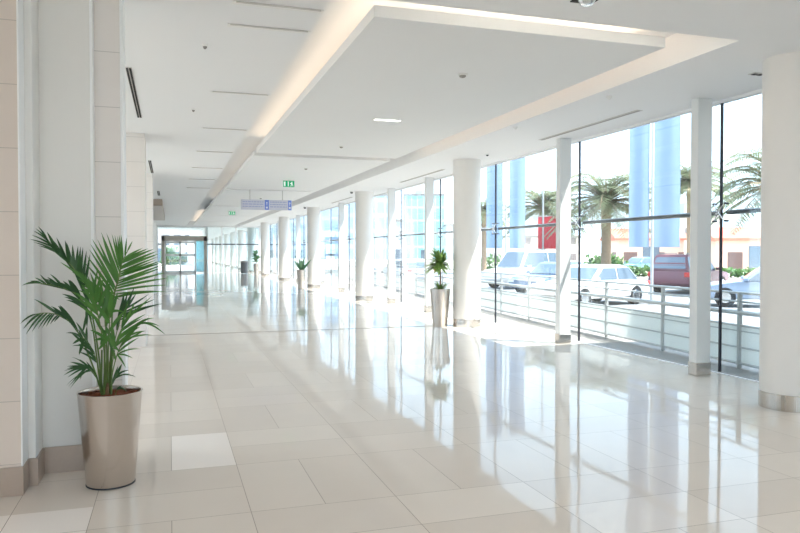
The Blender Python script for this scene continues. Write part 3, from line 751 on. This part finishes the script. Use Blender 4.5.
# railing
def rp(t): return Vector((7.97+(t)*.166, 8.4+t*1.92, 0))
rail = empty('terrace_railing', rp(0), 'pale steel railing with level bars on the terrace outside the glass', 'railing')
rd = rp(1)-rp(0)
for k in range(-3, 26):
    if k < -2: continue
    m = MB(); q = rd*k; m.box(q.x-.03, q.x+.03, q.y-.02, q.y+.02, -.012, 1.1); m.build('post', K['rail'], rail)
for zz, r_ in ((1.10, .02), (.97, .015), (.81, .036), (.62, .018), (.54, .012), (.30, .016), (.06, .016)):
    m = MB(); m.tube([rd*-2.0+Vector((0, 0, zz)), rd*25+Vector((0, 0, zz))], r_, 8); m.build('rail', K['rail'], rail, smooth=True)

K['infill'] = leaf_mat('frosted_mint_panel', (240, 243, 242), (244, 247, 245), .5, .35)
for k in range(-2, 25):
    m = MB(); a_, b_2 = rd*k, rd*(k+1); q0 = a_+rd.normalized()*.05; q1 = b_2-rd.normalized()*.05
    nrm_ = Vector((rd.y, -rd.x, 0)).normalized()*.008
    m.prism([(q0-nrm_).xy, (q1-nrm_).xy, (q1+nrm_).xy, (q0+nrm_).xy], .08, .60, 2); m.build('infill_panel', K['infill'], rail)
# cars -------------------------------------------------------------
def car(name, loc, rz, paint, label, kind='sedan'):
    e = empty(name, loc, label, 'car', 'parked cars outside the glass', rz)
    P = mat(name+'_paint', paint, .25, .1, var=.02)
    suv = kind != 'sedan'; van = kind == 'van'
    L, W, hb, H = (4.6, 1.8, .86, 1.42) if not suv else ((4.6, 1.88, 1.0, 1.74) if not van else (4.9, 1.9, 1.05, 1.95))
    h0 = .28 if not suv else .34; x = L/2
    body = [(-x, h0+.12), (-x+.1, h0), (x-.15, h0), (x, h0+.15), (x-.02, hb-.22), (x-.25, hb-.10), (x-1.25, hb), (-x+.5 if not suv else -x+.08, hb), (-x+.03, hb-.08)]
    m = MB(); m.prism([(a, b) for a, b in body], -W/2, W/2, 1)
    bmesh.ops.bevel(m.b, geom=[ed for ed in m.b.edges if abs(ed.verts[0].co.y-ed.verts[1].co.y) < .01 and abs(ed.verts[0].co.y) > W/2-.01], offset=.07, segments=3, affect='EDGES', profile=.5)
    m.build('body', P, e, smooth=True)
    if suv: prof = [(x-1.45, hb), (x-2.05, H-.04), (x-2.5, H), (-x+.35, H), (-x+.12, hb+.3), (-x+.05, hb)] if not van else [(x-.95, hb), (x-1.6, H-.04), (x-2.1, H), (-x+.2, H), (-x+.08, hb)]
    else: prof = [(x-1.35, hb), (x-2.0, H-.06), (x-2.5, H), (-x+1.45, H-.02), (-x+1.0, H-.12), (-x+.55, hb)]
    m = MB()
    A = [m.b.verts.new((a, -W/2+.06+(b-hb)*.22, b)) for a, b in prof]; Bv = [m.b.verts.new((a, W/2-.06-(b-hb)*.22, b)) for a, b in prof]
    n = len(prof); m.face(A[::-1]); m.face(Bv)
    for i in range(n): m.face([A[i], A[(i+1) % n], Bv[(i+1) % n], Bv[i]])
    bmesh.ops.bevel(m.b, geom=m.b.edges[:], offset=.04, segments=2, affect='EDGES')
    m.build('cabin', P, e, smooth=True)
    # side windows, windscreens (thin solid panes proud of the cabin)
    zl, zh = hb+.04, H-.12
    def sd(z_): return W/2-.06-(z_-hb)*.22
    def lerp(pa, pb, z_): t = (z_-pa[1])/(pb[1]-pa[1]); return pa[0]+(pb[0]-pa[0])*t
    xf = lambda z_: lerp(prof[0], prof[1], z_)-.12
    pb_ = prof[-1]; pt_ = prof[-2]
    xb = lambda z_: (lerp(pb_, pt_, z_) if z_ <= pt_[1] else pt_[0])+.14
    xm = (xf(zh)+xb(zh))/2
    for s_ in (-1, 1):
        for (f0, f1, b0, b1) in ((xf(zl), xf(zh), xm+.04, xm+.04), (xm-.04, xm-.04, xb(zl), xb(zh))):
            m = MB(); q = []
            for off in (0.0, .02):
                q.append([m.b.verts.new((px_, s_*(sd(z_)+off), z_)) for px_, z_ in ((f0, zl), (f1, zh), (b1, zh), (b0, zl))])
            m.face(q[0]); m.face(q[1])
            for i in range(4): m.face([q[0][i], q[0][(i+1) % 4], q[1][(i+1) % 4], q[1][i]])
            m.build('side_window', K['cglass'], e)
    for (fa, fb, nm, sg) in ((prof[0], prof[1], 'windscreen', 1), (pb_, pt_, 'rear_window', -1)):
        m = MB(); q = []
        zt = min(fb[1], H)-.05; zb = fa[1]+.05 if sg > 0 or not suv else hb+.12
        if suv and sg < 0: zt = H-.12
        for off in (0, .02):
            pp = []
            for z_, ss in ((zb, -1), (zb, 1), (zt, 1), (zt, -1)):
                xx = lerp(fa, fb, z_) if z_ <= fb[1] else lerp(prof[-2], prof[-3], z_)
                pp.append(m.b.verts.new((xx+sg*(.005+off), ss*(sd(z_)-.1), z_)))
            q.append(pp)
        m.face(q[0]); m.face(q[1])
        for i in range(4): m.face([q[0][i], q[0][(i+1) % 4], q[1][(i+1) % 4], q[1][i]])
        m.build(nm, K['cglass'], e)
    wr = .33 if not suv else .36
    for wx in (x-.85, -x+.85):
        for s_ in (-1, 1):
            m = MB(); n = 20
            for (ra, y0_, y1_) in ((wr, s_*(W/2-.2), s_*(W/2+.015)),):
                va = [m.b.verts.new((wx+ra*math.cos(6.2832*i/n), y0_, wr+ra*math.sin(6.2832*i/n))) for i in range(n)]
                vb = [m.b.verts.new((wx+ra*math.cos(6.2832*i/n), y1_, wr+ra*math.sin(6.2832*i/n))) for i in range(n)]
                m.face(va); m.face(vb)
                for i in range(n): m.face([va[i], va[(i+1) % n], vb[(i+1) % n], vb[i]])
            wh = m.build('wheel', K['tyre'], e)
            m = MB(); ra = wr*.62
            va = [m.b.verts.new((wx+ra*math.cos(6.2832*i/n), s_*(W/2+.0), wr+ra*math.sin(6.2832*i/n))) for i in range(n)]
            vb = [m.b.verts.new((wx+ra*.9*math.cos(6.2832*i/n), s_*(W/2+.03), wr+ra*.9*math.sin(6.2832*i/n))) for i in range(n)]
            m.face(va); m.face(vb)
            for i in range(n): m.face([va[i], va[(i+1) % n], vb[(i+1) % n], vb[i]])
            m.build('hubcap', K['chrome'], wh)
    for s_ in (-1, 1):
        m = MB(); m.box(-x-.01, -x+.12, s_*W/2-.22*(s_ > 0)+.005*s_, s_*W/2+.22*(s_ < 0)+.005*s_, hb-.24, hb-.04, .01); m.build('tail_light', K['red'], e)
        m = MB(); m.box(x-.2, x+.0, s_*W/2-.3*(s_ > 0), s_*W/2+.3*(s_ < 0), hb-.32, hb-.18, .01); m.build('headlight', K['lens'], e)
        m = MB(); m.box(x-1.55, x-1.4, s_*(W/2+.02)-.08, s_*(W/2+.02)+.08, hb+.02, hb+.14, .02); m.build('wing_mirror', P, e)
    if suv:
        for s_ in (-1, 1):
            m = MB(); m.tube([(x-2.3, s_*.62, H+.05), (-x+.5, s_*.62, H+.05)], .02, 6)
            for xx in (x-2.35, -x+.55): m.tube([(xx, s_*.62, H-.02), (xx, s_*.62, H+.05)], .018, 6)
            m.build('roof_rail', K['transom'], e)
    return e
def gpt(px, z, zz=GZ):
    p = dep(px, 252, z); return Vector((p.x, p.y, zz))
car('suv', gpt(690, 33), R(27), (104, 58, 70), 'dark red SUV with roof rails parked outside left of the nearest square column', 'suv')
car('sedan', gpt(590, 25), R(200), (236, 236, 236), 'white sedan parked outside behind the railing left of the dark red SUV')
car('sedan', gpt(556, 32), R(205), (112, 132, 158), 'blue grey car outside just left of the sunlit square column')
car('van', gpt(528, 37), R(200), (238, 238, 238), 'white van outside behind the reflected round column', 'van')
car('sedan', gpt(772, 24), R(139), (150, 166, 188), 'pale blue car outside between nearest square and round columns')
car('sedan', gpt(405, 44), R(98), (224, 226, 230), 'white car parked far outside behind the dracaena bays')
car('sedan', gpt(640, 62), R(190), (112, 146, 160), 'small distant grey green car parked by the pink pavilion')

# flags --------------------------------------------------------------
def flag(px, z, halves, top, bottom, m_, label, poleh):
    b0 = gpt(px, z)
    e = empty('banner_pole', b0, label, 'banner', None, -YAW)
    p = MB(); p.lathe([(.055, 0), (.045, poleh)], n=12); p.lathe([(.14, 0), (.14, .05)], n=12); p.build('pole', K['pole'], e, smooth=True)
    for (x0, x1) in halves:
        p = MB(); n = 10; rows = []
        for k in range(n+1):
            t = k/n; x_ = x0+(x1-x0)*t; yv = .03*math.sin(t*7)
            rows.append([p.b.verts.new((x_, yv+o_, zz)) for o_ in (-.006, .006) for zz in (bottom, top)])
        for a, q in zip(rows, rows[1:]):
            p.face([a[0], a[1], q[1], q[0]]); p.face([a[2], a[3], q[3], q[2]]); p.face([a[1], a[3], q[3], q[1]]); p.face([a[0], a[2], q[2], q[0]])
        p.face(rows[0]); p.face(rows[-1])
        p.build('banner', m_, e, smooth=True)
        p = MB(); s0, s1 = sorted((x0, x1))
        p.box(min(0, s0), max(0, s1), -.02, .02, top-.02, top+.03); p.build('arm', K['pole'], e)
flag(652, 25, ((-.82, -.10), (.06, .98)), 8.4, 2.02, K['blueflag'], 'tall pair of blue banners outside, in the bay right of the sunlit square column', 8.6)
flag(506, 38, ((-1.05, -.18), (.18, 1.02)), 8.2, 2.05, K['blueflag'], 'blue banners on a pole outside just right of the second round column', 8.4)
flag(543, 42, ((-.3, .9),), 3.95, 2.05, K['redflag'], 'red banner on a tall pole outside left of the sunlit square column', 9.2)

# palms -----------------------------------------------------------------
def date_palm(px, z, h, fr, n, label, seed, tw=.2, sp=1):
    rnd = random.Random(seed)
    b0 = gpt(px, z, GZ+.02); e = empty('date_palm', b0, label, 'palm tree', 'palm trees outside')
    m = MB(); m.lathe([(tw*1.35, 0), (tw*1.05, .5), (tw, h*.5), (tw*1.05, h*.9), (tw*.8, h)], n=14); m.build('trunk', K['ttrunk'], e, smooth=True)
    m = MB()
    for k in range(n):
        a = k*2.39996+rnd.uniform(-.2, .2); el = 1.25-1.75*(k/n)+rnd.uniform(-.1, .1)
        L = fr*rnd.uniform(.85, 1.1)
        h_ = Vector((math.cos(a), math.sin(a), 0)); A = Vector((0, 0, h-.05))
        M_ = A+h_*L*.55*math.cos(el)+Vector((0, 0, L*.6*math.sin(el)+L*.12))
        T = A+h_*L*(.55+.45*math.cos(el))*.95+Vector((0, 0, L*.75*math.sin(el)-L*.36))
        pts = [A*(1-t)**2+M_*2*t*(1-t)+T*t*t for t in [i/9 for i in range(10)]]
        m.mi = 1; m.tube(pts, .03*sp, 4, .008); m.mi = 0
        for i in range(2, 26):
            t = i/26; p = A*(1-t)**2+M_*2*t*(1-t)+T*t*t
            tan = ((M_-A)*(1-t)+(T-M_)*t).normalized(); sd_ = tan.cross(Vector((0, 0, 1)))
            if sd_.length < .05: sd_ = Vector((-math.sin(a), math.cos(a), 0))
            sd_.normalize(); ll = fr*.26*math.sin(math.pi*(t*.8+.15))
            for s_ in (-1, 1):
                tip = p+(sd_*s_*.8+tan*.6+Vector((0, 0, -.15+rnd.uniform(-.15, .15)))).normalized()*ll
                m.blade(p, tip, 0.06*sp, .0, Vector((0, 0, 1)), 2, .3)
    m.build('crown', [K['tleaf'], K['ttrunk']], e, smooth='leaf')
date_palm(606, 40, 4.6, 3.4, 72, 'date palm outside seen right of the sunlit square column', 1, .27, 1.3)
date_palm(543, 46, 4.6, 2.8, 58, 'date palm outside behind the red banner', 2, .2, 1.3)
date_palm(690, 46, 6.2, 2.9, 58, 'date palm outside partly hidden by the nearest square column', 3, .22, 1.3)
date_palm(776, 30, 4.6, 3.2, 60, 'date palm outside partly hidden by the nearest round column', 4, .24, 1.2)
date_palm(484, 60, 5.2, 2.6, 36, 'date palm outside behind the second round column edge', 5, .2, 1.4)

def bush(px0, px1, z, h, label, seed, name='hedge', m_='hedge'):
    rnd = random.Random(seed)
    a, b = gpt(px0, z, GZ+.05), gpt(px1, z, GZ+.05); c_ = (a+b)/2
    e = empty(name, c_, label, 'hedge' if name == 'hedge' else 'bush')
    d_ = (b-a); m = MB()
    st = MB()
    for k in range(int(max(4, d_.length/.6))):
        p = a+d_*rnd.random()-c_; st.tube([p, p+Vector((0, 0, h*.7))], .03, 5)
    st.build('stem', K['ttrunk'], e)
    for k in range(int(900)):
        t = rnd.random(); p = a+d_*t-c_
        p += Vector((rnd.uniform(-.5, .5), rnd.uniform(-.5, .5), rnd.uniform(.02, h)*(.85+.15*math.sin(t*23+seed))))
        v = Vector((rnd.uniform(-1, 1), rnd.uniform(-1, 1), rnd.uniform(-.3, 1))).normalized()
        m.blade(p, p+v*.35, .2, .03, Vector((rnd.uniform(-1, 1), rnd.uniform(-1, 1), 1)), 2, .2)
    m.build('foliage', K[m_], e, smooth='leaf')
bush(575, 655, 52, .75, 'low green hedge along the far pavement behind the white sedan', 11)
bush(655, 770, 50, .6, 'low green hedge along the far pavement behind the dark red SUV', 12)
bush(590, 620, 58, 1.5, 'rounded green shrub beyond the hedge near the date palm', 13, 'shrub')
bush(470, 560, 70, 1.4, 'green shrubs far outside behind the white van', 14, 'shrub')

# buildings --------------------------------------------------------------
def building(px0, px1, z, ytop, m_, label, dz=12, roof=None, name='building'):
    a, b = gpt(px0, z, GZ+.04), gpt(px1, z, GZ+.04)
    h = CAM_H+(252-ytop)*z/FPX-GZ
    c_ = (a+b)/2; W_ = (b-a).length
    e = empty(name, c_, label, 'building', None, -YAW)
    m = MB(); m.box(-W_/2, W_/2, 0, dz, 0, h); m.build('walls', m_, e)
    if roof:
        m = MB(); m.prism([(-.5, h-.05), (dz*.5, h+1.1), (dz+.5, h-.05), (dz+.5, h-.3), (-.5, h-.3)], -W_/2-.5, W_/2+.5, 0); m.build('roof', roof, e)
    else:
        m = MB(); m.box(-W_/2-.15, W_/2+.15, -.15, dz+.15, h, h+.5); m.build('parapet', K['kerb'], e)
        m = MB(); m.box(-W_/4, W_/8, dz*.3, dz*.7, h+.5, h+2.2); m.build('roof_plant', K['greyb'], e)
    m = MB(); m.box(-.9, .9, -.06, .02, 0, 2.4); m.build('entrance', K['cglass'], e)
building(618, 684, 78, 238, K['pink'], 'low pink pavilion outside behind the blue banners', 5, K['terra'])
building(686, 722, 92, 218, K['cream'], 'cream house outside behind the nearest square column', 10)
building(716, 800, 70, 238, K['pink'], 'pink building with terracotta roof outside left of the nearest round column', 5, K['terra'])
building(404, 444, 190, 196, K['teal'], 'teal glass office block far outside behind the dracaena', 16)
building(446, 500, 170, 226, K['greyb'], 'grey block far outside behind the second round column', 14)
building(500, 580, 150, 238, K['cream'], 'low cream building far outside behind the red banner', 14)
building(346, 388, 165, 196, K['bluet'], 'pale blue tower far outside behind the third round column', 18)
building(318, 344, 180, 190, K['bluet'], 'pale blue tower far outside between third and fourth round columns', 18)
building(284, 312, 200, 190, K['bluet'], 'pale blue tower far outside behind the spiky aloe', 18)
building(262, 282, 215, 200, K['bluet'], 'pale blue tower far outside left of the fifth round column', 18)
building(388, 404, 150, 222, K['greyb'], 'narrow grey block far outside left of the teal office block', 10)
K['dusk'] = window_wall_mat('brown_facade', (170, 160, 156), (70, 74, 84), 2.0, 3.0, .6, .6)
building(120, 205, 125, 205, K['dusk'], 'grey block seen through the end doors', 10)
for k, (px, z, h, lab) in enumerate(((169, 96, 2.4, 'taller green shrub seen through the end doors, on the left'), (178, 98, 1.5, 'lower green shrub seen through the end doors, on the right'))):
    bush(px-5, px+5, z, h, lab, 30+k, 'shrub')

# ------------------------------------------------------------------ light
wd = bpy.data.worlds.new('sky'); S.world = wd; wd.use_nodes = True
nt = wd.node_tree; bg = nt.nodes['Background']
tc = N(nt, 'ShaderNodeTexCoord'); sx = N(nt, 'ShaderNodeSeparateXYZ'); nt.links.new(tc.outputs['Generated'], sx.inputs[0])
rp_ = N(nt, 'ShaderNodeValToRGB'); nt.links.new(sx.outputs[2], rp_.inputs[0])
rp_.color_ramp.elements[0].color = (.63, .82, 1.0, 1); rp_.color_ramp.elements[0].position = 0
rp_.color_ramp.elements[1].color = (.56, .75, 1.0, 1); rp_.color_ramp.elements[1].position = .9
nt.links.new(rp_.outputs[0], bg.inputs[0]); bg.inputs[1].default_value = 1.75
sun = bpy.data.lights.new('sun', 'SUN'); sun.energy = 6.5; sun.angle = R(.6); sun.color = (1, .96, .9)
so = bpy.data.objects.new('sun', sun); COL.objects.link(so)
so.rotation_euler = Vector((-1, .8, -2.5)).to_track_quat('-Z', 'Y').to_euler()
so.location = (20, -10, 30)

S.view_settings.view_transform = 'Standard'; S.view_settings.look = 'None'
S.view_settings.gamma = 1; S.view_settings.exposure = 1.15; S.view_settings.use_curve_mapping = False
S.cycles.use_denoising = True
S.cycles.max_bounces = 12; S.cycles.diffuse_bounces = 6; S.cycles.glossy_bounces = 6; S.cycles.transparent_max_bounces = 24
S.cycles.caustics_reflective = False; S.cycles.caustics_refractive = False
S.cycles.sample_clamp_indirect = 8
